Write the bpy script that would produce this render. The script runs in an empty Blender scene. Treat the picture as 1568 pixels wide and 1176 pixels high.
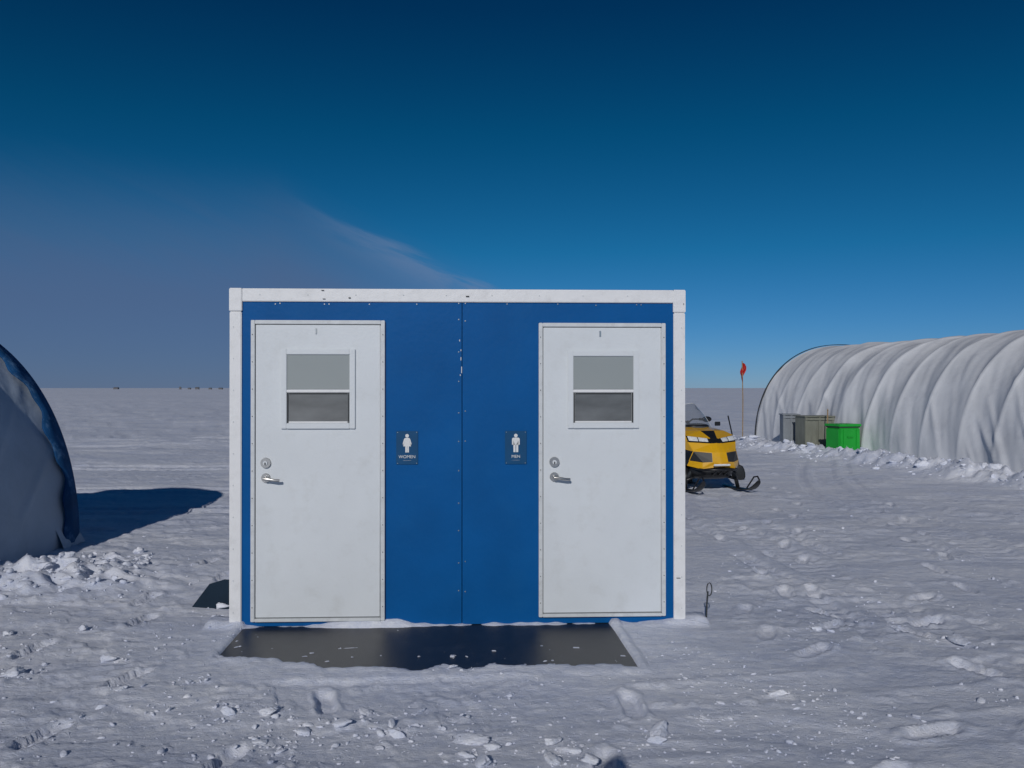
import bpy, bmesh, math, random
import numpy as np
from mathutils import Vector, Matrix, noise as mnoise
random.seed(7); rng=np.random.default_rng(11)
scene=bpy.context.scene
F=1263.0; CAMH=1.66; HZ=594.0
def G(u,v):
    d=CAMH*F/(v-HZ); return ((u-784)/F*d, d)
SUN_AZ=math.radians(11.3); SUN_EL=math.radians(26)

# ------------------------------------------------ materials
def new_mat(name):
    m=bpy.data.materials.new(name); m.use_nodes=True
    return m,m.node_tree,m.node_tree.nodes['Principled BSDF']
def mat(name,col,rough=.5,var=.08,scale=6,bump=0,bscale=40,metal=0,spec=.5,coat=0,stretch=(1,1,1),dirt=None,dirtamt=.3,dscale=3):
    m,nt,b=new_mat(name); N=nt.nodes; L=nt.links
    tc=N.new('ShaderNodeTexCoord'); mp=N.new('ShaderNodeMapping'); mp.inputs['Scale'].default_value=stretch
    L.new(tc.outputs['Object'],mp.inputs['Vector'])
    nz=N.new('ShaderNodeTexNoise'); nz.inputs['Scale'].default_value=scale; nz.inputs['Detail'].default_value=6
    L.new(mp.outputs[0],nz.inputs['Vector'])
    r=N.new('ShaderNodeValToRGB'); r.color_ramp.elements[0].position=.3; r.color_ramp.elements[1].position=.7
    r.color_ramp.elements[0].color=(*[c*(1-var) for c in col],1); r.color_ramp.elements[1].color=(*[min(1,c*(1+var)) for c in col],1)
    L.new(nz.outputs['Fac'],r.inputs[0]); out=r.outputs[0]
    if dirt:
        n2=N.new('ShaderNodeTexNoise'); n2.inputs['Scale'].default_value=dscale; n2.inputs['Detail'].default_value=10; n2.inputs['Roughness'].default_value=.7
        L.new(mp.outputs[0],n2.inputs['Vector'])
        r2=N.new('ShaderNodeMapRange'); r2.inputs[1].default_value=.52; r2.inputs[2].default_value=.75; r2.inputs[4].default_value=dirtamt
        L.new(n2.outputs['Fac'],r2.inputs[0])
        mx=N.new('ShaderNodeMixRGB'); mx.inputs[2].default_value=(*dirt,1)
        L.new(r2.outputs[0],mx.inputs[0]); L.new(out,mx.inputs[1]); out=mx.outputs[0]
    L.new(out,b.inputs['Base Color'])
    b.inputs['Roughness'].default_value=rough; b.inputs['Metallic'].default_value=metal
    b.inputs['Specular IOR Level'].default_value=spec; b.inputs['Coat Weight'].default_value=coat
    if bump:
        n3=N.new('ShaderNodeTexNoise'); n3.inputs['Scale'].default_value=bscale; n3.inputs['Detail'].default_value=5
        L.new(mp.outputs[0],n3.inputs['Vector'])
        bp=N.new('ShaderNodeBump'); bp.inputs['Strength'].default_value=bump; bp.inputs['Distance'].default_value=.01
        L.new(n3.outputs['Fac'],bp.inputs['Height']); L.new(bp.outputs[0],b.inputs['Normal'])
    return m
M={}
M['blue']=mat('blue_panel_paint',(.0005,.088,.29),.5,.08,2.5,.15,30,spec=.12,dirt=(.01,.12,.32),dirtamt=.3,dscale=2)
M['white']=mat('white_trim_paint',(.76,.77,.78),.5,.03,5,.25,25,dirt=(.35,.34,.32),dirtamt=.25,dscale=9)
M['door']=mat('white_door_paint',(.65,.69,.72),.45,.03,3,.12,60,dirt=(.48,.49,.48),dirtamt=.35,dscale=5)
M['frame']=mat('door_frame_paint',(.60,.63,.65),.5,.06,12,.2,40,dirt=(.3,.3,.3),dirtamt=.35,dscale=20)
M['gasket']=mat('dark_gasket',(.03,.035,.04),.6)
M['glassup']=mat('blind_pane',(.30,.33,.33),.3,.03,2,coat=.3)
M['glasslo']=mat('dark_pane',(.13,.14,.145),.12,.3,3,coat=.6,stretch=(1,1,3))
M['chrome']=mat('satin_metal',(.55,.54,.52),.28,.05,20,metal=1)
M['black']=mat('black_plastic',(.012,.013,.015),.38,.2,8)
M['rubber']=mat('black_rubber',(.012,.013,.016),.34,.25,9,.25,140,spec=.45,dirt=(.09,.095,.105),dirtamt=.3,dscale=7)
M['sign']=mat('sign_plate',(.003,.065,.17),.45,spec=.25)
M['signw']=mat('sign_white',(.7,.72,.72),.5)
M['yellow']=mat('yellow_plastic',(.74,.40,.006),.32,.05,5,coat=.4,dirt=(.5,.4,.2),dirtamt=.2,dscale=9)
M['lamp']=mat('headlamp_lens',(.75,.78,.82),.12,.25,60,coat=1)
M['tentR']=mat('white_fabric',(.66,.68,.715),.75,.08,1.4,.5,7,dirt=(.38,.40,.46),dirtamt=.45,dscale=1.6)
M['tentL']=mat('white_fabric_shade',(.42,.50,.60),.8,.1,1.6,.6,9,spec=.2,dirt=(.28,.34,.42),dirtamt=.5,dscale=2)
M['navy']=mat('blue_trim_fabric',(.008,.06,.17),.75,.3,3,.4,12,spec=.15,dirt=(.16,.30,.50),dirtamt=.9,dscale=3.5)
M['green']=mat('green_plastic',(.015,.36,.04),.45,.08,4,spec=.3)
M['olive']=mat('weathered_plywood',(.19,.20,.165),.7,.25,5,.3,20,dirt=(.09,.09,.08),dirtamt=.7,stretch=(1,1,.3))
M['grey']=mat('grey_metal_panel',(.20,.225,.25),.5,.15,4,.1,20)
M['red']=mat('red_flag_cloth',(.45,.012,.01),.7,.15,8)
M['bamboo']=mat('bamboo_cane',(.30,.2,.1),.6,.2,10)
M['wedge']=mat('dark_matte',(.008,.022,.042),.8,.2,4,.4,15,spec=.2)  # matte near-black blue for the unidentified low wedge
M['parka']=mat('red_parka',(.3,.02,.02),.8,.15,6,.4,20)
M['far']=mat('distant_building',(.12,.12,.13),.7)
m,nt,b=new_mat('windshield_plastic')
N=nt.nodes;L=nt.links
tr=N.new('ShaderNodeBsdfTransparent'); tr.inputs[0].default_value=(.75,.78,.82,1)
ms=N.new('ShaderNodeMixShader'); ms.inputs[0].default_value=.38
b.inputs['Base Color'].default_value=(.22,.24,.27,1); b.inputs['Roughness'].default_value=.15
L.new(tr.outputs[0],ms.inputs[1]); L.new(b.outputs[0],ms.inputs[2]); L.new(ms.outputs[0],N['Material Output'].inputs[0])
M['shield']=m
# snow
m,nt,b=new_mat('wind_packed_snow'); N=nt.nodes;L=nt.links
geo=N.new('ShaderNodeNewGeometry'); mp=N.new('ShaderNodeMapping'); mp.inputs['Scale'].default_value=(1,1.8,1)
L.new(geo.outputs['Position'],mp.inputs['Vector'])
def noi(scale,det=8,rough=.6):
    n=N.new('ShaderNodeTexNoise'); n.inputs['Scale'].default_value=scale; n.inputs['Detail'].default_value=det; n.inputs['Roughness'].default_value=rough
    L.new(mp.outputs[0],n.inputs['Vector']); return n
nA=noi(.7,6); nB=noi(9,12,.78); nC=noi(50,8,.7); nD=noi(2.2,10,.7)
r=N.new('ShaderNodeValToRGB'); r.color_ramp.elements[0].position=.40; r.color_ramp.elements[1].position=.62
r.color_ramp.elements[0].color=(.58,.635,.78,1); r.color_ramp.elements[1].color=(.88,.90,.95,1)
mixn=N.new('ShaderNodeMath'); mixn.operation='MULTIPLY_ADD'; mixn.inputs[1].default_value=.4
hlf=N.new('ShaderNodeMath'); hlf.operation='MULTIPLY'; hlf.inputs[1].default_value=.6
L.new(nB.outputs['Fac'],hlf.inputs[0]); L.new(nA.outputs['Fac'],mixn.inputs[0]); L.new(hlf.outputs[0],mixn.inputs[2])
L.new(mixn.outputs[0],r.inputs[0]); L.new(r.outputs[0],b.inputs['Base Color'])
b.inputs['Roughness'].default_value=.65; b.inputs['Specular IOR Level'].default_value=.25
b1=N.new('ShaderNodeBump'); b1.inputs['Strength'].default_value=.5; b1.inputs['Distance'].default_value=.05
b2=N.new('ShaderNodeBump'); b2.inputs['Strength'].default_value=.8; b2.inputs['Distance'].default_value=.014
b3=N.new('ShaderNodeBump'); b3.inputs['Strength'].default_value=.8; b3.inputs['Distance'].default_value=.005
L.new(nD.outputs['Fac'],b1.inputs['Height']); L.new(nB.outputs['Fac'],b2.inputs['Height']); L.new(nC.outputs['Fac'],b3.inputs['Height'])
L.new(b1.outputs[0],b2.inputs['Normal']); L.new(b2.outputs[0],b3.inputs['Normal']); L.new(b3.outputs[0],b.inputs['Normal'])
M['snow']=m

# ------------------------------------------------ helpers
def link(o,parent=None):
    scene.collection.objects.link(o)
    if parent: o.parent=parent
    return o
def empty(name,loc=(0,0,0),rz=0):
    e=bpy.data.objects.new(name,None); e.location=loc; e.rotation_euler=(0,0,rz); e.empty_display_size=.2
    return link(e)
def meshobj(name,verts,faces,m,parent=None,smooth=False):
    me=bpy.data.meshes.new(name); me.from_pydata([tuple(v) for v in verts],[],faces); me.materials.append(m)
    if smooth: me.polygons.foreach_set('use_smooth',[True]*len(me.polygons))
    return link(bpy.data.objects.new(name,me),parent)
def box(name,x0,x1,y0,y1,z0,z1,m,parent=None,bev=.002,rot=None):
    bm=bmesh.new(); bmesh.ops.create_cube(bm,size=1)
    cx,cy,cz=(x0+x1)/2,(y0+y1)/2,(z0+z1)/2
    for v in bm.verts: v.co=Vector((v.co.x*(x1-x0),v.co.y*(y1-y0),v.co.z*(z1-z0)))
    if bev: bmesh.ops.bevel(bm,geom=bm.edges[:],offset=min(bev,abs(x1-x0)*.3,abs(y1-y0)*.3,abs(z1-z0)*.3),segments=2,affect='EDGES')
    me=bpy.data.meshes.new(name); bm.to_mesh(me); bm.free(); me.materials.append(m)
    o=bpy.data.objects.new(name,me); o.location=(cx,cy,cz)
    if rot: o.rotation_euler=rot
    return link(o,parent)
def tube(name,p0,p1,r,m,parent=None,r2=None,seg=14):
    p0=Vector(p0);p1=Vector(p1); d=p1-p0
    bm=bmesh.new(); bmesh.ops.create_cone(bm,cap_ends=True,segments=seg,radius1=r,radius2=r if r2 is None else r2,depth=d.length)
    me=bpy.data.meshes.new(name); bm.to_mesh(me); bm.free(); me.materials.append(m)
    for p in me.polygons: p.use_smooth=len(p.vertices)==4
    o=bpy.data.objects.new(name,me); o.location=(p0+p1)/2; o.rotation_euler=d.to_track_quat('Z','Y').to_euler()
    return link(o,parent)
def path(name,pts,r,m,parent=None,cyclic=False):
    c=bpy.data.curves.new(name,'CURVE'); c.dimensions='3D'; c.bevel_depth=r; c.bevel_resolution=3
    s=c.splines.new('POLY'); s.points.add(len(pts)-1); s.use_cyclic_u=cyclic
    for i,p in enumerate(pts): s.points[i].co=(*p,1)
    c.materials.append(m); c.use_fill_caps=True
    return link(bpy.data.objects.new(name,c),parent)
def ell(name,c,s,m,parent=None,rot=(0,0,0)):
    bm=bmesh.new(); bmesh.ops.create_uvsphere(bm,u_segments=24,v_segments=14,radius=1)
    me=bpy.data.meshes.new(name); bm.to_mesh(me); bm.free(); me.materials.append(m)
    for p in me.polygons:p.use_smooth=True
    o=bpy.data.objects.new(name,me); o.location=c; o.scale=s; o.rotation_euler=rot
    return link(o,parent)
def loft(name,secs,m,parent=None,sub=2,mirror=True):
    verts=[];rings=[]
    for y,pts in secs:
        full=list(pts)
        if mirror: full=full+[(-x,z) for x,z in reversed(pts) if abs(x)>1e-6]
        rings.append(len(full)); verts+= [(x,y,z) for x,z in full]
    n=rings[0]; faces=[]
    for i in range(len(secs)-1):
        for j in range(n):
            a=i*n+j; b_=i*n+(j+1)%n; faces.append((a,b_,b_+n,a+n))
    faces.append(tuple(reversed(range(n)))); faces.append(tuple(range((len(secs)-1)*n,len(secs)*n)))
    o=meshobj(name,verts,faces,m,parent,True)
    bm=bmesh.new(); bm.from_mesh(o.data); bmesh.ops.recalc_face_normals(bm,faces=bm.faces); bm.to_mesh(o.data); bm.free()
    if sub:
        s=o.modifiers.new('s','SUBSURF'); s.levels=sub; s.render_levels=sub
    return o
# numpy perlin
perm=rng.permutation(256); perm=np.concatenate([perm,perm,perm])
ang=rng.random(256)*2*np.pi; gx=np.cos(ang); gy=np.sin(ang)
def pn(x,y,seed=0):
    x=np.asarray(x,float)+seed*17.31; y=np.asarray(y,float)+seed*9.77
    xi=np.floor(x).astype(int); yi=np.floor(y).astype(int); xf=x-xi; yf=y-yi
    def g(ix,iy,dx,dy):
        h=perm[(perm[ix&255]+iy)&255]; return gx[h]*dx+gy[h]*dy
    u=xf**3*(xf*(xf*6-15)+10); v=yf**3*(yf*(yf*6-15)+10)
    a=g(xi,yi,xf,yf); b=g(xi+1,yi,xf-1,yf); c=g(xi,yi+1,xf,yf-1); d=g(xi+1,yi+1,xf-1,yf-1)
    return 1.4*((a+(b-a)*u)+((c+(d-c)*u)-(a+(b-a)*u))*v)
def ss(a,b,x):
    t=np.clip((x-a)/(b-a),0,1); return t*t*(3-2*t)

# ------------------------------------------------ layout constants
SH=(-.366,5.77); SHROT=math.radians(2.1)
MATC=(-.55,5.28); MATROT=math.radians(4.0); MW,MD=1.27,.52
TL0=(-4.62,8.75)
TR0=np.array([7.2,24.4]); TRd=np.array([.21,-.978]); TRp=np.array([.978,.21])
FEX=np.array([-1.3,-.9,-.72,-.45,-.25,-.02,.12,.25,.42,.7,.95,1.3])
FEY=np.array([-.15,-.20,-.30,-.40,-.38,-.46,-.36,-.46,-.40,-.43,-.42,-.48])

FP=[]
rs=random.Random(5)
def trail(pts,step=.62):
    for (xa,ya),(xb,yb) in zip(pts[:-1],pts[1:]):
        L_=math.hypot(xb-xa,yb-ya); n_=max(1,int(L_/step)); a=math.atan2(yb-ya,xb-xa)
        for k in range(n_):
            t=(k+.5)/n_; sgn=1 if k%2 else -1
            FP.append((xa+(xb-xa)*t-math.sin(a)*.12*sgn+rs.gauss(0,.04),ya+(yb-ya)*t+math.cos(a)*.12*sgn+rs.gauss(0,.04),a+rs.gauss(0,.12)))
trail([(-.9,2.6),(-1.2,4.7)]); trail([(.6,2.6),(.5,4.6)]); trail([(1.5,5.2),(3.0,9),(4.6,14)]); trail([(3.2,4),(2.2,6.4),(2.6,10)])
trail([(-3.0,4.2),(-2.6,6.8),(-3.0,10.5)]); trail([(-2.4,3.6),(-2.0,4.9)]); trail([(1.2,3.4),(4.0,5.0),(6,9)]); trail([(1.6,5.0),(3.6,6.6),(5.4,12)])

def H(x,y):
    x=np.asarray(x,float); y=np.asarray(y,float); r=np.hypot(x,y)
    near=1-ss(25,60,r); mid=1-ss(60,200,r)
    wx=pn(x*.5,y*.5,3)*.6; wy=pn(x*1.7,y*1.7,61)*.5
    h=pn(x*.22,y*.3,1)*.035+pn(x*.6,y*.9,41)*.014
    h=h+ (pn(x*.07,y*.16,2)*.16+pn(x*.2,y*.5,21)*.07)*ss(12,30,r)*(1-ss(900,2500,r))
    h=h+ pn(x*.02,y*.04,22)*.35*ss(60,150,r)*(1-ss(900,2500,r))
    h=h+ (.05*ss(.1,.3,pn(x*.5,y*1.2,62)))*ss(18,30,r)*mid
    zone=ss(-.05,.45,pn(x*.4,y*.6,6))*ss(-.2,.4,pn(x*1.3,y*1.9,44))
    zone=np.maximum(zone,.8*ss(.2,.5,pn(x*.9+5,y*1.1,45)))
    sa=1-np.abs(pn(x*.8+wx,y*2.6+wx*1.5,4))*2
    h=h+ .009*ss(.3,1,sa)*mid*ss(-.3,.3,pn(x*.25,y*.3,46))
    t1=pn(x*1.1+wy,y*2.3+wx,63)+.45*pn(x*4+wy,y*6,64)+.22*pn(x*11,y*13,65)
    t2=pn(x*1.6+wy,y*2.9-wx,66)+.5*pn(x*5,y*8+wy,67)+.25*pn(x*13,y*15,68)
    calm=ss(-.35,.15,pn(x*.35,y*.5,71))
    h=h+ (.010*ss(.10,.17,t1)+.008*ss(.22,.28,t2)+.005*ss(-.2,-.15,t1))*near*(.25+.75*calm)
    l=pn(x*5+wx,y*7,7)+.6*pn(x*12,y*14,8)+.3*pn(x*27,y*29,43)
    h=h+ .020*ss(.2,.9,l)*near*zone
    h=h+ (pn(x*18,y*20,9)*.0024+pn(x*34,y*34,10)*.0022)*near*(.5+.5*calm)
    for fx_,fy_,fa in FP:
        msk=(np.abs(x-fx_)<.4)&(np.abs(y-fy_)<.4)
        if not msk.any(): continue
        dx=x[msk]-fx_; dy=y[msk]-fy_; c_,s_=math.cos(fa),math.sin(fa)
        a=(dx*c_+dy*s_)/.165; b_=(-dx*s_+dy*c_)/(.060-.012*np.cos(a*3)); q=np.sqrt(a*a+b_*b_)
        q=q+.12*pn(dx*25,dy*25,73)
        h[msk]=h[msk]-.026*(1-ss(.8,1.05,q))+.012*np.exp(-((q-1.25)/.22)**2)
    q=((x+3.95)/.9)**2+((y-7.0)/.55)**2
    h=h+ .13*np.exp(-q)*(1+.9*pn(x*4,y*5,12)+.5*pn(x*10,y*11,42))
    rx=x-TR0[0]; ry=y-TR0[1]; t=rx*TRd[0]+ry*TRd[1]; n=rx*TRp[0]+ry*TRp[1]
    inb=ss(-2,0,t)*(1-ss(24,26,t))
    bn_=n+.25*pn(t*.8,0*t,74)
    h=h+inb*np.exp(-((bn_+.7)/.42)**2)*(.22+.13*pn(x*1.6,y*1.6,13)+.12*pn(x*4.5,y*4.5,14)+.07*pn(x*10,y*10,47))
    cx=3.0-.9*ss(6,13,14-y)+ .35*np.sin(y*.5)
    for o2,wd in ((-.45,.075),(.45,.075),(0,.2)):
        dd=np.abs(x-(cx+o2)); k=(1-ss(wd*.8,wd*1.3,dd))*ss(5.2,6,y)*(1-ss(12.8,13.2,y))
        h=h-k*(.024+.007*np.sin(y*42))*ss(-.5,.0,pn(x*.8,y*.8,48))
    cx2=4.6+.22*(y-8)+.5*np.sin(y*.35)
    for o2,wd in ((-.45,.075),(.45,.075),(0,.2)):
        dd=np.abs(x-(cx2+o2)); k=(1-ss(wd*.8,wd*1.3,dd))*ss(6,8,y)*(1-ss(26,30,y))*(n<-1.3)
        h=h-k*(.024+.007*np.sin(y*42))*ss(-.5,.0,pn(x*.8,y*.8,49))
    for o2 in (0,.5,2.2,2.7,6,6.6):
        dd=np.abs((y-11.2-o2)-.12*(x+5)-.3*np.sin(x*.4)); k=(1-ss(.1,.17,dd))*(x<0)*ss(-16,-12,x)
        h=h-k*.035
    c,s=math.cos(SHROT),math.sin(SHROT)
    lx=(x-SH[0])*c+(y-SH[1])*s; ly=-(x-SH[0])*s+(y-SH[1])*c
    dsh=np.maximum(np.abs(lx)-1.6,np.maximum(-ly,ly-2.3))
    h=h*(.25+.75*ss(0,.8,dsh))
    c,s=math.cos(MATROT),math.sin(MATROT)
    mx=(x-MATC[0])*c+(y-MATC[1])*s; my=-(x-MATC[0])*s+(y-MATC[1])*c
    fe=np.interp(mx,FEX,FEY)+.03*pn(x*6,y*5,16)+.02*pn(x*16,y*14,17)
    dist=np.minimum(MW-np.abs(mx)+.01*pn(x*5,y*5,18),np.minimum(my-fe,MD+.06-my))
    rect=np.minimum(MW-np.abs(mx),np.minimum(my+MD,MD+.06-my))
    k=ss(-.012,.012,dist)
    cover=ss(-.16,-.04,rect)
    h=np.maximum(h,cover*(.018+.008*pn(x*5,y*5,69)+.004*pn(x*20,y*20,70))-(1-cover)*.06)
    h=h*(1-k)+(-.012)*k
    rim=np.exp(-((dist+.04)/.04)**2)*(my<MD-.05)
    h=h+rim*(.006+.01*pn(x*4,y*4,19))*(1-k)
    dab=pn(x*7,y*12,20)+.5*pn(x*18,y*24,23)
    h=h+k*ss(.62,.72,dab)*.024*ss(.35,-.1,my)
    prof=.014+.06*np.clip(np.exp(-((lx+.62)/.34)**2)+.25*np.exp(-((lx-.45)/.4)**2)+.5*ss(1.35,1.6,np.abs(lx)),0,1)+.014*pn(x*9,y*2,15)
    dr=np.exp(-(np.maximum(-ly,0)/.05)**2)*(ly<.12)*(np.abs(lx)<1.75)
    h=h+dr*prof
    return h
def Hs(x,y): return float(H(np.array([x]),np.array([y]))[0])

# ------------------------------------------------ ground sheet
rr=[.25,.6,1.0,1.5]
while rr[-1]<30: rr.append(rr[-1]*1.005)
while rr[-1]<9000: rr.append(rr[-1]*1.03)
rr=np.array(rr)
af=np.radians(np.arange(-46,46.01,.125)); ab=np.radians(np.arange(47.5,313,1.5))
aa=np.concatenate([af,ab]); nA_=len(aa); nR=len(rr)
RR,AA=np.meshgrid(rr,aa,indexing='ij')
X=RR*np.sin(AA); Y=RR*np.cos(AA); Z=H(X,Y)
V=np.stack([X,Y,Z],-1).reshape(-1,3)
V=np.vstack([V,[[0,0,float(Z[0].mean())]]])
i=np.arange(nR-1)[:,None]; j=np.arange(nA_)[None,:]; j2=(j+1)%nA_
Q=np.stack([i*nA_+j,(i+1)*nA_+j,(i+1)*nA_+j2,i*nA_+j2],-1).reshape(-1,4)[:,::-1]
T=np.stack([np.full(nA_,len(V)-1),(np.arange(nA_)+1)%nA_,np.arange(nA_)],-1)
me=bpy.data.meshes.new('snow_ground')
me.vertices.add(len(V)); me.vertices.foreach_set('co',V.ravel())
nl=Q.size+T.size; me.loops.add(nl); me.loops.foreach_set('vertex_index',np.concatenate([Q.ravel(),T.ravel()]).astype(np.int32))
npoly=len(Q)+len(T); me.polygons.add(npoly)
ls=np.concatenate([np.arange(len(Q))*4,len(Q)*4+np.arange(len(T))*3]).astype(np.int32)
me.polygons.foreach_set('loop_start',ls)
me.update(calc_edges=True); me.validate()
me.polygons.foreach_set('use_smooth',np.ones(len(me.polygons),bool))
me.materials.append(M['snow'])
go=link(bpy.data.objects.new('snow_ground',me))
if me.polygons[1000].normal.z<0:
    me.flip_normals()

# ------------------------------------------------ snow chunks
def template(seed,detail):
    rs=random.Random(seed); bm=bmesh.new()
    for _ in range(rs.randint(9,15)):
        v=Vector((rs.gauss(0,1),rs.gauss(0,1),rs.gauss(0,1))).normalized()*rs.uniform(.7,1.15); bm.verts.new(v)
    r_=bmesh.ops.convex_hull(bm,input=bm.verts[:])
    bmesh.ops.delete(bm,geom=[g for g in r_['geom_interior'] if isinstance(g,bmesh.types.BMVert)],context='VERTS')
    bmesh.ops.subdivide_edges(bm,edges=bm.edges[:],cuts=detail,use_grid_fill=True)
    for _ in range(detail+2): bmesh.ops.smooth_vert(bm,verts=bm.verts[:],factor=.5,use_axis_x=True,use_axis_y=True,use_axis_z=True)
    bmesh.ops.triangulate(bm,faces=bm.faces[:])
    bm.verts.ensure_lookup_table(); bm.verts.index_update()
    vs=[]
    for v in bm.verts:
        q=v.co*2+Vector((seed*7.1,seed*3.3,0)); k=1.15+.34*mnoise.noise(q)+((.24*mnoise.noise(q*2.5)+.14*mnoise.noise(q*6)) if detail>1 else 0)
        vs.append(tuple(v.co*k))
    fs=[[w.index for w in f.verts] for f in bm.faces]; bm.free()
    return np.array(vs),np.array(fs)
TS=[template(s,1) for s in range(12)]; TB=[template(s+20,5) for s in range(12)]
cv=[];cf=[];off=0
def chunk(x,y,s,flat=.6,big=False,asp=1.0,sink=.25):
    global off
    vs,fs=random.choice(TB if big else TS)
    a=random.uniform(0,6.28); t=random.uniform(-.4,.4)
    sc=np.array([s*random.uniform(.8,1.5),s*random.uniform(.5,1.0),s*flat*random.uniform(.7,1.2)])
    R=np.array(Matrix.Rotation(a,3,'Z')@Matrix.Rotation(t,3,'X'))
    P=(vs*sc)@R.T; P[:,0]*=asp
    P+=np.array([x,y,Hs(x,y)+s*flat*(1-2*sink)*.6])
    cv.append(P); cf.append(fs+off); off+=len(P)
for _ in range(380):
    u=random.uniform(-60,240); vc=905-.14*u; v=random.gauss(vc,17 if u<150 else 20)
    if v<848: continue
    x,y=G(u,v); chunk(x,y,min(.06,.008+random.expovariate(1/.015)),.75,False,1,.3)
for _ in range(26):
    u=random.uniform(-60,235); vc=898-.14*u; v=random.gauss(vc,10)
    x,y=G(u,v); chunk(x,y,random.uniform(.045,.09),.6,True,1.1,.4)
for _ in range(650):
    t=random.uniform(-.8,17); n=random.gauss(-.95,.25)
    if pn(np.array([t*1.1]),np.array([.5]),51)[0]<random.uniform(-.6,.3): continue
    p=TR0+TRd*t+TRp*n; chunk(p[0],p[1],min(.09,.012+random.expovariate(1/.024)),.7,False,1,.4)
for _ in range(55):
    t=random.uniform(-.8,17); n=random.gauss(-.8,.2)
    p=TR0+TRd*t+TRp*n; chunk(p[0],p[1],random.uniform(.08,.16),.6,True,1,.45)
for (u,v,w,fl) in [(130,968,16,.7),(12,970,18,.8),(168,1010,22,.8),(20,1030,30,.5),(355,1088,34,.5),(412,1088,30,.5),(520,1108,40,.5),(465,1118,26,.5),
     (600,1108,26,.8),(612,1120,36,.6),(720,1128,34,.6),(752,1142,28,.6),(1006,1118,32,1.1),(1000,1132,28,.6),(850,1136,26,.8),(880,1150,24,.8),(868,1148,30,.7),
     (400,1135,28,.6),(1465,984,38,.5),(1252,964,12,1.0),(695,1024,22,.5),(780,1060,14,.6),(560,1085,24,.5),(640,1085,20,.5),(1080,1098,20,.6),
     (1190,1060,26,.4),(95,1112,26,.5),(185,1058,18,.5),(290,1045,18,.5),(735,1166,38,.6),(905,1172,30,.6),(845,1165,30,.6),(330,945,14,.8),(342,930,18,.9),(1520,886,9,.8),(440,950,14,.5),(470,953,12,.6),(710,1156,26,.6)]:
    x,y=G(u,v+w*.2); s=w/F*y*.46
    chunk(x,y,s,fl,True,1.3,.12)
    for _ in range(12): 
        a=random.uniform(0,6.28); d=s*random.uniform(.9,3.2); chunk(x+math.cos(a)*d,y+math.sin(a)*d,s*random.uniform(.06,.38),.7,False,1,.2)
cnt=0
while cnt<2000:
    u=random.uniform(-100,1668); v=random.uniform(780,1176); x,y=G(u,v)
    if pn(np.array([x*.9]),np.array([y*.9]),40)[0]<random.uniform(-.2,.6): continue
    lx,ly=x-SH[0],y-SH[1]
    if abs(lx)<1.7 and ly>-.05: continue
    if x<-4.3 and y<9: continue
    onmat=abs(x-MATC[0])<MW and abs(y-MATC[1])<MD
    if onmat and random.random()<.6: continue
    chunk(x,y,(min(.04,random.expovariate(1/.006)+.003))*(.8 if onmat else 1.0),.3 if onmat else .6); 
    if onmat: cv[-1][:,2]+=.018
    cnt+=1
cv=np.vstack(cv); cf=np.vstack(cf)
me=bpy.data.meshes.new('snow_chunks'); me.vertices.add(len(cv)); me.vertices.foreach_set('co',cv.ravel())
me.loops.add(cf.size); me.loops.foreach_set('vertex_index',cf.ravel().astype(np.int32))
me.polygons.add(len(cf)); me.polygons.foreach_set('loop_start',(np.arange(len(cf))*3).astype(np.int32))
me.update(calc_edges=True); me.polygons.foreach_set('use_smooth',np.ones(len(cf),bool)); me.materials.append(M['snow'])
link(bpy.data.objects.new('snow_chunks',me))

# ------------------------------------------------ restroom building
S=218.9
def LX(u): return (u-699.5)/S
def LZ(v): return (956-v)/S
sh=empty('portable_restroom_building',(SH[0],SH[1],0),SHROT)
Dp=2.2
x0,x1=LX(352),LX(1047); zt=LZ(443.5)
box('blue_wall_panel_a',x0+.03,LX(702.6),0,.05,LZ(954),zt-.02,M['blue'],sh,.001)
box('blue_wall_panel_b',LX(703.6),x1-.03,.001,.05,LZ(954),zt-.02,M['blue'],sh,.001)
box('side_wall_a',x0+.004,x0+.03,.01,Dp,-.03,zt-.02,M['white'],sh)
box('side_wall_b',x1-.03,x1-.004,.01,Dp,-.03,zt-.02,M['white'],sh)
box('back_wall',x0+.03,x1-.03,Dp-.05,Dp-.003,-.03,zt-.02,M['white'],sh)
box('roof',x0-.002,x1+.002,.002,Dp+.02,zt-.02,zt+.004,M['white'],sh,.004)
w=18/S
box('trim_top',x0+w+.001,x1-w-.001,-.014,.02,zt-w,zt+.008,M['white'],sh,.004)
for a,b_,n in ((x0,x0+w,'a'),(x1-w,x1,'b')):
    box('trim_corner_'+n,a,b_,-.016,.03,-.05,LZ(477),M['white'],sh,.005)
    box('trim_cap_'+n,a-.003,b_+.003,-.020,.034,LZ(477)+.002,zt+.010,M['white'],sh,.005)
def screw(x,z,y=-.001,m=None,r=.0045):
    tube('screw',(x,y-.004,z),(x,y+.002,z),r,m or M['chrome'],sh,seg=8)
for u in range(400,1020,70): screw(LX(u+random.uniform(-4,4)),LZ(451),-.014,M['frame'])
for u in (420,427,494,501,562,634,698,708,772,850,909,972,979): screw(LX(u),LZ(464+random.uniform(-1,2)))
for v in range(490,950,46):
    screw(LX(698),LZ(v+random.uniform(-3,3))); 
    if random.random()<.4: screw(LX(708),LZ(v))
for v in range(500,940,48):
    screw(LX(1041),LZ(v),-.016,M['frame']); screw(LX(358),LZ(v),-.016,M['frame'])
for u,v,ww,hh in ((490,444,4,1),(531,455,3,1.5),(709,452,5,1.5),(1044,462,1,3),(1033,885,6,.8),(492,457,4,.8)):
    box('trim_scuff',LX(u),LX(u+ww),-.0215,-.0135,LZ(v+hh),LZ(v),M['gasket'],sh,0)
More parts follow.
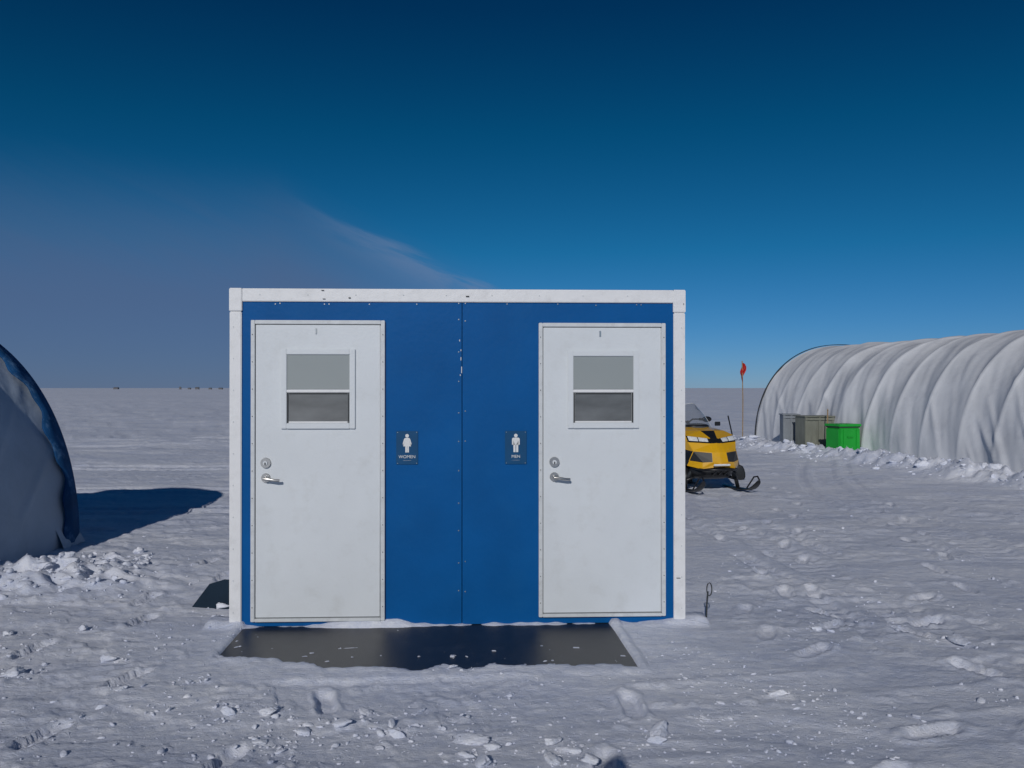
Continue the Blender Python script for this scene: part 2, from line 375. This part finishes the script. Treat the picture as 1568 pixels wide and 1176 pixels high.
for v,du,hh in ((548,0,2.5),(565,1,5),(520,-2,1.5),(535,0,1.2),(573,-1,1.2)):
    box('paint_chip',LX(700.8+du),LX(702.0+du),-.0022,0,LZ(v+hh),LZ(v-hh),M['frame'],sh,0)
def door(tag,ul,ur,vt,vb,gw,klx,hinge):
    a,b_,t,bo=LX(ul),LX(ur),LZ(vt),LZ(vb); fw=6/S
    box(tag+'_gap',a+.004,b_-.004,-.006,.0,bo+.004,t-.004,M['gasket'],sh,0)
    box(tag+'_frame_left',a,a+fw,-.028,-.0005,bo,t,M['frame'],sh,.003)
    box(tag+'_frame_right',b_-fw,b_,-.028,-.0005,bo,t,M['frame'],sh,.003)
    box(tag+'_frame_top',a+fw+.0005,b_-fw-.0005,-.027,-.0005,t-fw,t,M['frame'],sh,.003)
    box(tag+'_threshold',a+fw+.0005,b_-fw-.0005,-.032,-.0005,bo,bo+.022,M['frame'],sh,.003)
    box(tag+'_slab',a+fw+.005,b_-fw-.005,-.018,-.006,bo+.028,t-fw-.005,M['door'],sh,.002)
    hx=b_-fw-.004
    tube(tag+'_hinge',(hx,-.024,bo+.03),(hx,-.024,t-fw-.008),.004,M['frame'],sh,seg=8)
    for k in range(11):
        zz=bo+.1+k*(t-bo-.2)/10
        screw(b_-.013,zz,-.029,M['gasket'],.003); screw(a+.012,zz,-.029,M['gasket'],.003)
    wl,wr,wt,wb=[f(p) for f,p in zip((LX,LX,LZ,LZ),gw)]
    o=8.5/S
    box(tag+'_window_casing_l',wl-o,wl,-.034,-.018,wb-o,wt+o,M['door'],sh,.003)
    box(tag+'_window_casing_r',wr,wr+o,-.034,-.018,wb-o,wt+o,M['door'],sh,.003)
    box(tag+'_window_casing_t',wl+.0003,wr-.0003,-.034,-.018,wt,wt+o,M['door'],sh,.003)
    box(tag+'_window_casing_b',wl+.0003,wr-.0003,-.036,-.018,wb-o,wb,M['door'],sh,.003)
    mz=LZ(597)
    box(tag+'_upper_pane',wl,wr,-.024,-.018,mz+.012,wt,M['glassup'],sh,0)
    box(tag+'_meeting_rail',wl,wr,-.033,-.018,mz-.012,mz+.008,M['white'],sh,.003)
    box(tag+'_lower_pane',wl+.012,wr-.012,-.022,-.018,wb+.012,mz-.022,M['glasslo'],sh,0)
    box(tag+'_sash_l',wl+.001,wl+.010,-.026,-.018,wb+.001,mz-.013,M['gasket'],sh,.001)
    box(tag+'_sash_r',wr-.010,wr-.001,-.026,-.018,wb+.001,mz-.013,M['gasket'],sh,.001)
    box(tag+'_sash_t',wl+.0145,wr-.0145,-.0255,-.018,mz-.024,mz-.013,M['gasket'],sh,.001)
    box(tag+'_sash_b',wl+.0145,wr-.0145,-.028,-.018,wb+.001,wb+.012,M['white'],sh,.001)
    c=(a+b_)/2-.015
    box(tag+'_latch_tab',c-.006,c+.006,-.026,-.018,t-.095,t-.055,M['chrome'],sh,.002)
    kz=LZ(706); kx=LX(klx)
    tube(tag+'_deadbolt',(kx,-.034,kz),(kx,-.018,kz),.034,M['chrome'],sh,.036,28)
    tube(tag+'_deadbolt_core',(kx,-.042,kz),(kx,-.034,kz),.015,M['door'],sh,seg=20)
    box(tag+'_turn',kx-.004,kx+.004,-.046,-.04,kz-.013,kz+.004,M['gasket'],sh,.001)
    lz=LZ(729)
    tube(tag+'_rose',(kx,-.03,lz),(kx,-.018,lz),.030,M['chrome'],sh,.033,28)
    tube(tag+'_spindle',(kx,-.075,lz),(kx,-.03,lz),.012,M['chrome'],sh)
    path(tag+'_lever',[(kx-.005,-.072,lz),(kx+.03,-.076,lz-.002),(kx+.075,-.074,lz-.010),(kx+.105,-.068,lz-.012)],.0095,M['chrome'],sh)
door('door',384.5,586,490,946,(438.5,533,542,646),407,0)
door('door_b',820.5,1016,493,943,(873.5,966,544,646),844.5,0)

# signs
def disc(name,cx,cz,r,y,m,par,seg=24):
    vs=[(cx+r*math.cos(a),y,cz+r*math.sin(a)) for a in np.linspace(0,2*math.pi,seg,endpoint=False)]
    return meshobj(name,vs,[tuple(range(seg))],m,par)
def sign(u,v0,v1,txt,female,nm='restroom_sign'):
    z=LZ((v0+v1)/2); lx=LX(u)
    c,s=math.cos(SHROT),math.sin(SHROT)
    e=empty(nm,(SH[0]+lx*c,SH[1]+lx*s,z),SHROT)
    hw,hh=16.5/S,(v1-v0)/2/S
    box('plate',-hw,hw,-.006,-.001,-hh,hh,M['sign'],e,.002)
    y=-.0075; oz=.032
    disc('pictogram_head',0,oz+.052,.0125,y,M['signw'],e)
    if female:
        prof=[(0,.038),(.014,.037),(.021,.030),(.031,-.004),(.025,-.008),(.015,.018),(.026,-.022),(.0125,-.022),(.0125,-.064),(.002,-.064),(.002,-.022),(0,-.022)]
    else:
        prof=[(0,.038),(.020,.037),(.027,.030),(.027,-.012),(.020,-.012),(.0185,.016),(.0165,.016),(.0165,-.064),(.002,-.064),(.002,-.014),(0,-.014)]
    pr=[(x,oz+zz) for x,zz in prof]
    bm=bmesh.new()
    ring=[bm.verts.new((x,y,z_)) for x,z_ in pr]+[bm.verts.new((-x,y,z_)) for x,z_ in reversed(pr) if x>0]
    f=bm.faces.new(ring); bmesh.ops.triangulate(bm,faces=[f]); 
    me=bpy.data.meshes.new('pictogram'); bm.to_mesh(me); bm.free(); me.materials.append(M['signw']); link(bpy.data.objects.new('pictogram_body',me),e)
    t=bpy.data.curves.new('label','FONT'); t.body=txt; t.size=.030; t.align_x='CENTER'; t.extrude=.0005; t.materials.append(M['signw'])
    o=bpy.data.objects.new('label_text',t); o.location=(0,-.0085,-.072); o.rotation_euler=(math.pi/2,0,0); link(o,e)
    for k in range(14): disc('braille_dot',-.026+k*.004,-.088,.0011,y,M['signw'],e,6)
    for sx in (-1,1): 
        for sz in (-1,1): disc('screw',sx*(hw-.009),sz*(hh-.009),.003,y,M['chrome'],e,8)
sign(619.5,658.5,709.5,'WOMEN',True)
sign(785.5,658.5,709.5,'MEN',False)

e=box('rubber_mat',-MW,MW,-MD,MD,-.006,.006,M['rubber'],None,.003)
e.location=(MATC[0],MATC[1],.0); e.rotation_euler=(0,0,MATROT)

# ------------------------------------------------ arched tents
def tent(name,orig,d,p,length,hw,hh,ex,rib,mt,fold,seed,edge,edgew=.03,ns=500,nt=160):
    e=empty(name,(orig[0],orig[1],0)); d=np.array(d);p=np.array(p)
    s=np.linspace(0,length,ns); th=np.linspace(0,math.pi,nt)
    Sg,Tg=np.meshgrid(s,th,indexing='ij')
    Sw=Sg+fold*.05*np.sin(Sg*2.1)+fold*.05*pn(Sg*.35,Tg*1.3,seed+6)
    fr=(Sw/rib)%1.0
    sag=np.sin(np.pi*fr)**.5
    low=ss(.0,.7,np.minimum(Tg,np.pi-Tg))
    amp=.7+.7*ss(-.4,.5,pn(Sg*.5,Tg*.6,seed+7))
    off=-sag*amp*(.03+.05*fold)*(.5+.5*low)
    off+= fold*(pn(Sg*.9+Tg*.9,Tg*1.4,seed)*.06+pn(Sg*2.6+Tg*3.0,Tg*1.6,seed+1)*.028+pn(Sg*6+Tg*5,Tg*3.0,seed+2)*.012)*(.3+.7*sag)
    rd=1-np.abs(pn(Sg*1.3+Tg*2.6,Tg*1.0,seed+4))*2
    off+=fold*.045*ss(.6,1,rd)*(.25+.75*(1-low))*ss(-.1,.3,pn(Sg*.6,Tg*.8,seed+8))
    c=np.cos(Tg); sn=np.sin(Tg)
    n=hw-np.sign(c)*np.abs(c)**(2/ex)*hw
    z=np.abs(sn)**(2/ex)*hh
    n=n-c*off; z=z+sn*off-.04*(sn<.02)
    P=np.stack([d[0]*Sg+p[0]*n,d[1]*Sg+p[1]*n,z],-1).reshape(-1,3)
    i=np.arange(ns-1)[:,None]; j=np.arange(nt-1)[None,:]
    Q=np.stack([i*nt+j,(i+1)*nt+j,(i+1)*nt+j+1,i*nt+j+1],-1).reshape(-1,4)
    meshobj('fabric_cover',P,[tuple(q) for q in Q.tolist()],mt,e,True)
    def arc(t,k=1.0,add=0):
        c_=math.cos(t); return hw-math.copysign(abs(c_)**(2/ex),c_)*(hw*k+add), abs(math.sin(t))**(2/ex)*(hh*k+add)
    for nm,sv in (('end_wall_a',.06),('end_wall_b',length-.06)):
        pts=[(d[0]*sv+p[0]*a_,d[1]*sv+p[1]*a_,b_) for a_,b_ in (arc(t,.95) for t in np.linspace(0,math.pi,60))]
        meshobj(nm,pts,[tuple(range(60))],mt,e)
    vs=[];fs=[]
    for k_,t in enumerate(np.linspace(0,math.pi,120)):
        bn,z_=arc(t,1,.018)
        for sv in (-.02,edgew*(1+.25*math.sin(t*17)+.15*math.sin(t*41))):
            vs.append((d[0]*sv+p[0]*bn,d[1]*sv+p[1]*bn,z_))
    for k in range(119): fs.append((2*k,2*k+1,2*k+3,2*k+2))
    o=meshobj('edge_band',vs,fs,edge,e,True); sm=o.modifiers.new('s','SOLIDIFY'); sm.thickness=.02; sm.offset=0
    return e
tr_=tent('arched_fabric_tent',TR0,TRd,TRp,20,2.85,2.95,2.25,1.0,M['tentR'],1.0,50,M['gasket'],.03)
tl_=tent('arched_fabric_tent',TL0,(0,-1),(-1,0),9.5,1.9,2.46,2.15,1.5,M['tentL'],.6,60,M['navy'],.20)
vs=[];fs=[]
for i_ in range(9):
    for j_ in range(6):
        a=i_/8; b_=j_/5
        vs.append((-.04+.10*b_+.02*math.sin(a*9),-.35+a*.42,.22*(1-b_)*(1-.3*a)+.02+.015*math.sin(a*14+b_*3)))
for i_ in range(8):
    for j_ in range(5):
        k=i_*6+j_; fs.append((k,k+1,k+7,k+6))
meshobj('skirt_flap',vs,fs,M['tentL'],tl_,True)

# ------------------------------------------------ crates
def crate(name,x,y,w,d,h,m,rz,kind):
    e=empty(name,(x,y,-.03),rz)
    if kind=='tub':
        box('body',-w/2,w/2,-d/2,d/2,0,h*.9,m,e,.03)
        box('rim',-w/2-.015,w/2+.015,-d/2-.015,d/2+.015,h*.93,h,m,e,.01)
        box('lid_gap',-w/2+.01,w/2-.01,-d/2+.01,d/2-.01,h*.9,h*.93,M['gasket'],e,0)
        for k in range(2): box('rib',-w/2+.12+k*(w-.24)-.015,-w/2+.12+k*(w-.24)+.015,-d/2-.018,-d/2+.01,.05,h*.85,m,e,.006)
        box('handle',-.08,.08,-d/2-.03,-d/2-.001,h*.62,h*.66,m,e,.008)
    else:
        box('body',-w/2,w/2,-d/2,d/2,0,h,m,e,.01)
        for k in range(3): box('batten',-w/2+k*(w-.06)/2,-w/2+k*(w-.06)/2+.06,-d/2-.02,-d/2-.001,0,h,m,e,.004)
        box('batten_top',-w/2,w/2,-d/2-.035,-d/2-.021,h-.08,h-.02,m,e,.004)
        box('lid',-w/2-.02,w/2+.02,-d/2-.04,d/2+.02,h+.001,h+.03,m,e,.005)
crate('green_plastic_bin',7.86,19.6,.60,.5,.84,M['green'],.30,'tub')
crate('plywood_crate',7.66,20.9,.78,.5,.96,M['olive'],.15,'c')
crate('metal_storage_box',7.30,21.7,.42,.4,.98,M['grey'],-.1,'c')
e=empty('wooden_stake',(7.75,20.3,.05)); tube('stake',(0,0,0),(.02,0,1.05),.014,M['bamboo'],e); tube('stake_top',(.02,0,1.05),(.02,0,1.10),.02,M['bamboo'],e,.004)

# ------------------------------------------------ flag
fx,fy=G(1137,682)
e=empty('marker_flag',(fx,fy,Hs(fx,fy)-.05))
path('cane_pole',[(0,0,0),(.01,0,1.1),(-.01,0,2.25)],.014,M['bamboo'],e)
vs=[];fs=[]
for i_ in range(10):
    for j_ in range(9):
        a=i_/9;b_=j_/8
        vs.append((-.03-.05*a+.20*a*(1-b_*.7)+.03*math.sin(b_*7),.05*math.sin(a*8+b_*3),2.24-.48*b_-.14*a))
for i_ in range(9):
    for j_ in range(8):
        k=i_*9+j_; fs.append((k,k+1,k+10,k+9))
meshobj('flag_cloth',vs,fs,M['red'],e,True)
gx_,gy_=G(1081,953)
e=empty('wire_loop_stake',(gx_,gy_,Hs(gx_,gy_)-.02))
path('stake_wire',[(0,0,0),(.005,0,.12),(.012,0,.20)],.006,M['gasket'],e)
path('wire_loop',[(.022+.018*math.sin(a),0,.215+.045*math.cos(a)) for a in np.linspace(0,6.0,20)],.004,M['gasket'],e)
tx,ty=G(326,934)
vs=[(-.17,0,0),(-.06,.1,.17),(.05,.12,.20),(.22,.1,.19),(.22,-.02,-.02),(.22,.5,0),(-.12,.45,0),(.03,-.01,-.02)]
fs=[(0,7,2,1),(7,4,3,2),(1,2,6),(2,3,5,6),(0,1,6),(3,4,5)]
o=meshobj('dark_wedge',vs,fs,M['wedge']); o.location=(tx,ty,Hs(tx,ty)-.01)  # low dark faceted wedge left of the building, unidentified
def far(u,w,h,dist,name):
    x=(u-784)/F*dist
    e=empty(name,(x,dist,Hs(x,dist)+.0))
    box('hut_wall',-w/2,w/2,-w/3,w/3,-1,h*.75,M['far'],e,.05)
    vs=[(-w/2-.2,-w/3,h*.75),(w/2+.2,-w/3,h*.75),(w/2+.2,w/3,h*.75),(-w/2-.2,w/3,h*.75),(-w/2,0,h),(w/2,0,h)]
    meshobj('hut_roof',vs,[(0,1,5,4),(2,3,4,5),(0,4,3),(1,2,5)],M['far'],e)
for u,w,h in ((178,5,2.4),(276,2,3),(290,3,2),(302,4,2.6),(322,3,2),(338,4,2)): far(u,w,h,900,'distant_hut')

# ------------------------------------------------ snowmobile
sx,sy=3.14,13.75
sm=empty('snowmobile',(sx,sy,Hs(sx,sy)-.0),math.radians(12))
def sec(y,w,zb,zm,zt,top=.6): return (y,[(0,zb),(w*.8,zb),(w,zm),(w*top,zt-.04),(0,zt)])
loft('belly_pan',[sec(-.68,.20,.22,.32,.44),sec(-.5,.40,.17,.34,.50),sec(-.1,.48,.15,.36,.60,.9),sec(.5,.45,.17,.36,.60,.9),sec(.9,.36,.22,.4,.56,.8)],M['black'],sm)
P={'a0':(0,-.77,.40),'a1':(.28,-.67,.38),'a2':(.45,-.46,.40),'a3':(.52,0,.44),'a4':(.48,.5,.48),
'b0':(0,-.76,.47),'bi':(.13,-.74,.47),'b1':(.27,-.66,.46),'b2':(.43,-.5,.48),'b3':(.52,0,.54),'b4':(.47,.5,.56),
'c0':(0,-.71,.63),'c1':(.12,-.69,.62),'c2':(.37,-.53,.635),'c3':(.50,-.05,.68),'c4':(.44,.5,.68),
'd0':(0,-.59,.765),'d1':(.08,-.585,.76),'d2':(.42,-.43,.775),'d3':(.48,-.1,.82),'d4':(.40,.5,.80),
'e0':(0,-.48,.84),'e1':(.07,-.50,.83),'e2':(.42,-.33,.875),'e3':(.42,-.05,.92),'e4':(.33,.5,.9),
'f0':(0,-.25,.945),'f1':(.12,-.25,.945),'f2':(.34,-.15,.94),
'g0':(0,.15,1.0),'g1':(.14,.15,1.0),'g2':(.30,.15,.97),'g4':(.25,.5,.93),'h0':(0,.5,.95)}
FC=[('a0 a1 bi b0',0),('a1 b1 bi',0),('a1 a2 b2 b1',0),('b0 bi c1 c0',0),('bi b1 b2 c2 c1','intake'),('c0 c1 d1 d0',0),('c1 c2 d2 d1',0),
('d0 d1 e1 e0',1),('d1 d2 e2 e1','lamp'),('e0 e1 f1 f0',1),('e1 e2 f2 f1',0),('f0 f1 g1 g0',0),('f1 f2 g2 g1',0),
('a2 a3 b3 b2',1),('b2 b3 c3 c2',1),('c2 c3 d3 d2',0),('d2 d3 e3 e2',0),('e2 e3 f2',0),('e3 g2 f2',0),
('a3 a4 b4 b3',1),('b3 b4 c4 c3',1),('c3 c4 d4 d3',1),('d3 d4 e4 e3',0),('e3 e4 g4 g2',0),('g0 g1 g2 g4 h0',1)]
bm=bmesh.new(); cache={}
def gv(k,s_):
    x,y,z=P[k]; kk=(k,0 if x==0 else s_)
    if kk not in cache: cache[kk]=bm.verts.new((x*s_,y,z))
    return cache[kk]
lens=[]
for s_ in (1,-1):
    for f_,mi in FC:
        ks=f_.split(); vl=[gv(k,s_) for k in ks]
        if s_<0: vl.reverse()
        f=bm.faces.new(vl); 
        if mi=='lamp':
            f.material_index=1; lens.append([v.co.copy() for v in vl])
        elif mi=='intake':
            f.material_index=1
            r_=bmesh.ops.inset_individual(bm,faces=[f],thickness=.022,depth=-.05)
            for q in r_['faces']: q.material_index=0
            f.material_index=1
        else: f.material_index=mi
bmesh.ops.recalc_face_normals(bm,faces=bm.faces[:])
me=bpy.data.meshes.new('hood'); bm.to_mesh(me); bm.free(); me.materials.append(M['yellow']); me.materials.append(M['black'])
o=link(bpy.data.objects.new('hood',me),sm); bv=o.modifiers.new('b','BEVEL'); bv.width=.012; bv.segments=3; bv.limit_method='ANGLE'; bv.angle_limit=math.radians(12)
for co_ in lens:
    nrm=(co_[1]-co_[0]).cross(co_[2]-co_[0]).normalized()
    if nrm.y>0: nrm=-nrm
    pts=sorted(co_,key=lambda p:abs(p.x)); inn=sorted(pts[:2],key=lambda p:p.z); outr=sorted(pts[2:],key=lambda p:p.z)
    def bil(a,b_): 
        lo=inn[0].lerp(outr[0],a); hi=inn[1].lerp(outr[1],a); return lo.lerp(hi,b_)+nrm*.012
    for a0_,a1_ in ((.12,.50),(.54,.93)):
        vs=[bil(a0_,.14),bil(a1_,.14),bil(a1_+.0,.86),bil(a0_,.86)]
        mid=sum(vs,Vector())/4+nrm*.02
        oo=meshobj('headlight_lens',[tuple(v) for v in vs]+[tuple(mid)],[(0,1,4),(1,2,4),(2,3,4),(3,0,4)],M['lamp'],sm,True)
for s_ in (-1,1):
    def sk(y,w,z): return (y,[(s_*.46-w,z),(s_*.46-w,z+.025),(s_*.46,z+.045),(s_*.46+w,z+.025),(s_*.46+w,z)])
    loft('ski',[sk(-1.12,.035,.20),sk(-1.04,.06,.12),sk(-.9,.075,.04),sk(-.7,.08,.0),sk(-.2,.08,-.01),(.12,[(s_*.46-.06,0),(s_*.46-.06,.02),(s_*.46,.03),(s_*.46+.06,.02),(s_*.46+.06,0)])],M['black'],sm,2,False)
    path('ski_loop',[(s_*.46,-1.12,.22),(s_*.46,-1.06,.27),(s_*.46,-.95,.25),(s_*.46,-.8,.12),(s_*.46,-.72,.05)],.012,M['black'],sm)
    tube('ski_leg',(s_*.46,-.42,.03),(s_*.40,-.34,.40),.032,M['black'],sm)
    tube('a_arm_low',(s_*.44,-.42,.16),(s_*.12,-.30,.24),.018,M['black'],sm)
    tube('a_arm_back',(s_*.44,-.42,.18),(s_*.12,.0,.26),.018,M['black'],sm)
    tube('shock',(s_*.42,-.40,.20),(s_*.18,-.38,.50),.03,M['gasket'],sm)
    tube('handle_grip',(s_*.24,.56,1.10),(s_*.40,.62,1.09),.022,M['black'],sm)
    ell('hand_guard',(s_*.36,.52,1.10),(.09,.03,.05),M['black'],sm)
    box('mirror',s_*.40-.05,s_*.40+.05,.18,.2,1.0,1.07,M['black'],sm,.01)
    box('running_board',s_*.33-.12,s_*.33+.12,.5,1.9,.28,.31,M['black'],sm,.008)
path('handlebar',[(-.36,.6,1.10),(-.1,.54,1.10),(0,.5,1.04),(.1,.54,1.10),(.36,.6,1.10)],.014,M['black'],sm)
tube('steering_post',(0,.35,.9),(0,.52,1.06),.03,M['black'],sm)
ell('instrument_pod',(0,.16,1.0),(.22,.16,.05),M['black'],sm)
path('front_bumper',[(-.36,-.42,.36),(-.28,-.74,.35),(-.12,-.84,.36),(.12,-.84,.36),(.28,-.74,.35),(.36,-.42,.36)],.020,M['black'],sm)
box('bumper_bar',-.14,.14,-.80,-.775,.415,.445,M['lamp'],sm,.006)
for k in (-.1,0,.1): tube('bumper_strut',(k,-.84,.36),(k,-.66,.26),.012,M['black'],sm)
vs=[];fs=[]
for i_ in range(15):
    for j_ in range(9):
        u=-1+2*i_/14; t=j_/8; wd=.33-.02*t-.12*t**4
        vs.append((u*wd,-.05+.42*t+.22*u*u,.95+.43*t-.07*u*u*(1+.4*t)))
for i_ in range(14):
    for j_ in range(8):
        k=i_*9+j_; fs.append((k,k+1,k+10,k+9))
meshobj('windshield',vs,fs,M['shield'],sm,True)
rim=[vs[i_*9+8] for i_ in range(15)]; path('windshield_rim',[vs[j_] for j_ in range(9)]+rim[1:]+[vs[14*9+j_] for j_ in range(7,-1,-1)],.005,M['frame'],sm)
loft('seat',[sec(.75,.16,.55,.7,.82,.8),sec(1.1,.2,.5,.66,.78,.8),sec(1.8,.2,.5,.66,.80,.8),sec(2.0,.16,.5,.66,.78,.8)],M['black'],sm)
loft('tunnel',[sec(.6,.22,.30,.45,.58,.9),sec(1.4,.22,.30,.45,.52,.9),sec(2.3,.22,.30,.42,.5,.9)],M['black'],sm,1)
box('track',-.2,.2,.5,2.25,-.01,.26,M['black'],sm,.12)
for k in range(22): box('track_lug',-.2,.2,.55+k*.075,.565+k*.075,-.03,.0,M['black'],sm,.003)
box('snow_flap',-.2,.2,2.35,2.37,.1,.42,M['black'],sm,.004)
# shovel
e=empty('snow_shovel',(3.98,14.9,Hs(3.98,14.9)))
tube('shaft',(.0,.3,1.15),(.12,0,.25),.012,M['black'],e)
loft('blade',[(0,[(.06,.28),(.2,.28),(.2,.30),(.06,.30)]),(-.03,[(.05,.1),(.24,.1),(.24,.13),(.05,.13)]),(-.02,[(.06,-.02),(.24,-.02),(.24,.0),(.06,.0)])],M['black'],e,1,False)

# ------------------------------------------------ photographer
ph=empty('photographer',(-.30,-.16,Hs(-.3,-.16)))
pv=[(0,0,1.0,.16,.12),(0,0,1.25,.17,.13),(0,0,1.48,.18,.13),(0,0,1.58,.07,.07),(0,.01,1.68,.09,.10),(0,.01,1.80,.085,.10),(0,0,1.90,.05,.06),
    (-.20,0,1.50,.08,.08),(-.30,.02,1.24,.065,.065),(-.16,.12,1.30,.05,.05),(.20,0,1.50,.08,.08),(.25,-.02,1.24,.065,.065),(.14,.10,1.32,.05,.05),
    (-.10,0,.92,.11,.11),(-.12,.01,.50,.08,.08),(-.13,0,.08,.06,.06),(-.14,.14,.05,.05,.05),(.10,0,.92,.11,.11),(.12,.01,.50,.08,.08),(.13,0,.08,.06,.06),(.14,.14,.05,.05,.05)]
pe=[(0,1),(1,2),(2,3),(3,4),(4,5),(5,6),(2,7),(7,8),(8,9),(2,10),(10,11),(11,12),(0,13),(13,14),(14,15),(15,16),(0,17),(17,18),(18,19),(19,20)]
me=bpy.data.meshes.new('body_in_parka'); me.from_pydata([p[:3] for p in pv],pe,[]); me.materials.append(M['parka'])
o=link(bpy.data.objects.new('body_in_parka',me),ph)
md=o.modifiers.new('skin','SKIN'); md.use_smooth_shade=True
if me.skin_vertices:
    for k,p in enumerate(pv): me.skin_vertices[0].data[k].radius=(p[3],p[4])
    me.skin_vertices[0].data[0].use_root=True
s2=o.modifiers.new('sub','SUBSURF'); s2.levels=2; s2.render_levels=2

# ------------------------------------------------ world / light / camera
w=bpy.data.worlds.new('World'); scene.world=w; w.use_nodes=True
nt=w.node_tree; N=nt.nodes; L=nt.links; bg=N['Background']; STR=.07
sky=N.new('ShaderNodeTexSky'); sky.sky_type='NISHITA'; sky.sun_disc=False; sky.sun_elevation=SUN_EL; sky.sun_rotation=math.pi+SUN_AZ
sky.altitude=2500; sky.air_density=1; sky.dust_density=.3; sky.ozone_density=3
def math_(op,a,b=None,c=None,clamp=False):
    n=N.new('ShaderNodeMath'); n.operation=op; n.use_clamp=clamp
    for k,vv in enumerate((a,b,c)):
        if vv is None: continue
        if isinstance(vv,(int,float)): n.inputs[k].default_value=vv
        else: L.new(vv,n.inputs[k])
    return n.outputs[0]
def mr(v,a,b,c=0,d=1,smooth=True):
    n=N.new('ShaderNodeMapRange'); n.interpolation_type='SMOOTHSTEP' if smooth else 'LINEAR'
    L.new(v,n.inputs[0]); 
    for k,x in zip((1,2,3,4),(a,b,c,d)): n.inputs[k].default_value=x
    return n.outputs[0]
tc=N.new('ShaderNodeTexCoord'); sp=N.new('ShaderNodeSeparateXYZ'); L.new(tc.outputs['Generated'],sp.inputs[0])
az=math_('ARCTAN2',sp.outputs[0],sp.outputs[1]); el=math_('ARCSINE',sp.outputs[2])
ramp=N.new('ShaderNodeValToRGB'); L.new(mr(el,0,.6,smooth=False),ramp.inputs[0])
cr=ramp.color_ramp; cr.elements[0].color=(.27,.42,.72,1); cr.elements[1].color=(.002,.20,.36,1)
for p_,c_ in ((.12,(.17,.43,.68)),(.27,(.06,.43,.61)),(.5,(.012,.35,.49)),(.72,(.004,.225,.375))):
    x=cr.elements.new(p_); x.color=(*c_,1)
mul=N.new('ShaderNodeMixRGB'); mul.blend_type='MULTIPLY'; mul.inputs[0].default_value=1
L.new(sky.outputs[0],mul.inputs[1]); L.new(ramp.outputs[0],mul.inputs[2])
cmb=N.new('ShaderNodeCombineXYZ'); L.new(math_('MULTIPLY',az,5),cmb.inputs[0])
L.new(math_('MULTIPLY',math_('ADD',el,math_('MULTIPLY',az,.42)),26),cmb.inputs[1])
nz=N.new('ShaderNodeTexNoise'); nz.inputs['Scale'].default_value=1.3; nz.inputs['Detail'].default_value=8; nz.inputs['Roughness'].default_value=.6; nz.inputs['Distortion'].default_value=.6
L.new(cmb.outputs[0],nz.inputs['Vector'])
edge=math_('MINIMUM',math_('MULTIPLY_ADD',az,-.43,.115),.235)
dd=math_('SUBTRACT',math_('ADD',edge,math_('MULTIPLY',math_('SUBTRACT',nz.outputs['Fac'],.5),.035)),el)
soft=mr(dd,-.03,.15); sharp=mr(dd,-.004,.04)
azm=mr(az,-.36,-.18); 
haze=math_('ADD',math_('MULTIPLY',soft,.74),math_('MULTIPLY',math_('MULTIPLY',sharp,azm),.14))
haze=math_('MULTIPLY',haze,mr(az,.30,-.05))
haze=math_('MULTIPLY',haze,mr(math_('ABSOLUTE',az),1.6,1.0))
mx=N.new('ShaderNodeMixRGB'); L.new(haze,mx.inputs[0]); L.new(mul.outputs[0],mx.inputs[1])
HC=(.082,.115,.215); mx.inputs[2].default_value=(*[c/STR for c in HC],1)
st=math_('MULTIPLY',mr(dd,.0,.014),mr(dd,.06,.010)); st=math_('MULTIPLY',st,math_('MULTIPLY',mr(az,-.28,-.12),mr(az,.06,-.03)))
st=math_('MULTIPLY',st,mr(nz.outputs['Fac'],.3,.62)); st=math_('MULTIPLY',st,.5)
mx2=N.new('ShaderNodeMixRGB'); L.new(st,mx2.inputs[0]); L.new(mx.outputs[0],mx2.inputs[1]); mx2.inputs[2].default_value=(.16/STR,.22/STR,.36/STR,1)
L.new(mx2.outputs[0],bg.inputs[0]); bg.inputs[1].default_value=STR

sl=bpy.data.lights.new('sun','SUN'); sl.energy=2.1; sl.angle=math.radians(.5); sl.color=(1,.955,.91)
so=bpy.data.objects.new('sun',sl); link(so); so.location=(-5,-10,10)
d=Vector((math.sin(SUN_AZ)*math.cos(SUN_EL),math.cos(SUN_AZ)*math.cos(SUN_EL),-math.sin(SUN_EL)))
so.rotation_euler=d.to_track_quat('-Z','Y').to_euler()
cam=bpy.data.cameras.new('camera'); co=bpy.data.objects.new('camera',cam); link(co)
cam.sensor_width=36; cam.lens=36*F/1568; cam.clip_end=20000; cam.clip_start=.05
co.location=(0,0,CAMH); co.rotation_euler=(math.radians(90+math.degrees(6/F)),0,0); scene.camera=co
scene.view_settings.view_transform='Standard'; scene.view_settings.look='None'; scene.view_settings.exposure=0; scene.view_settings.gamma=1
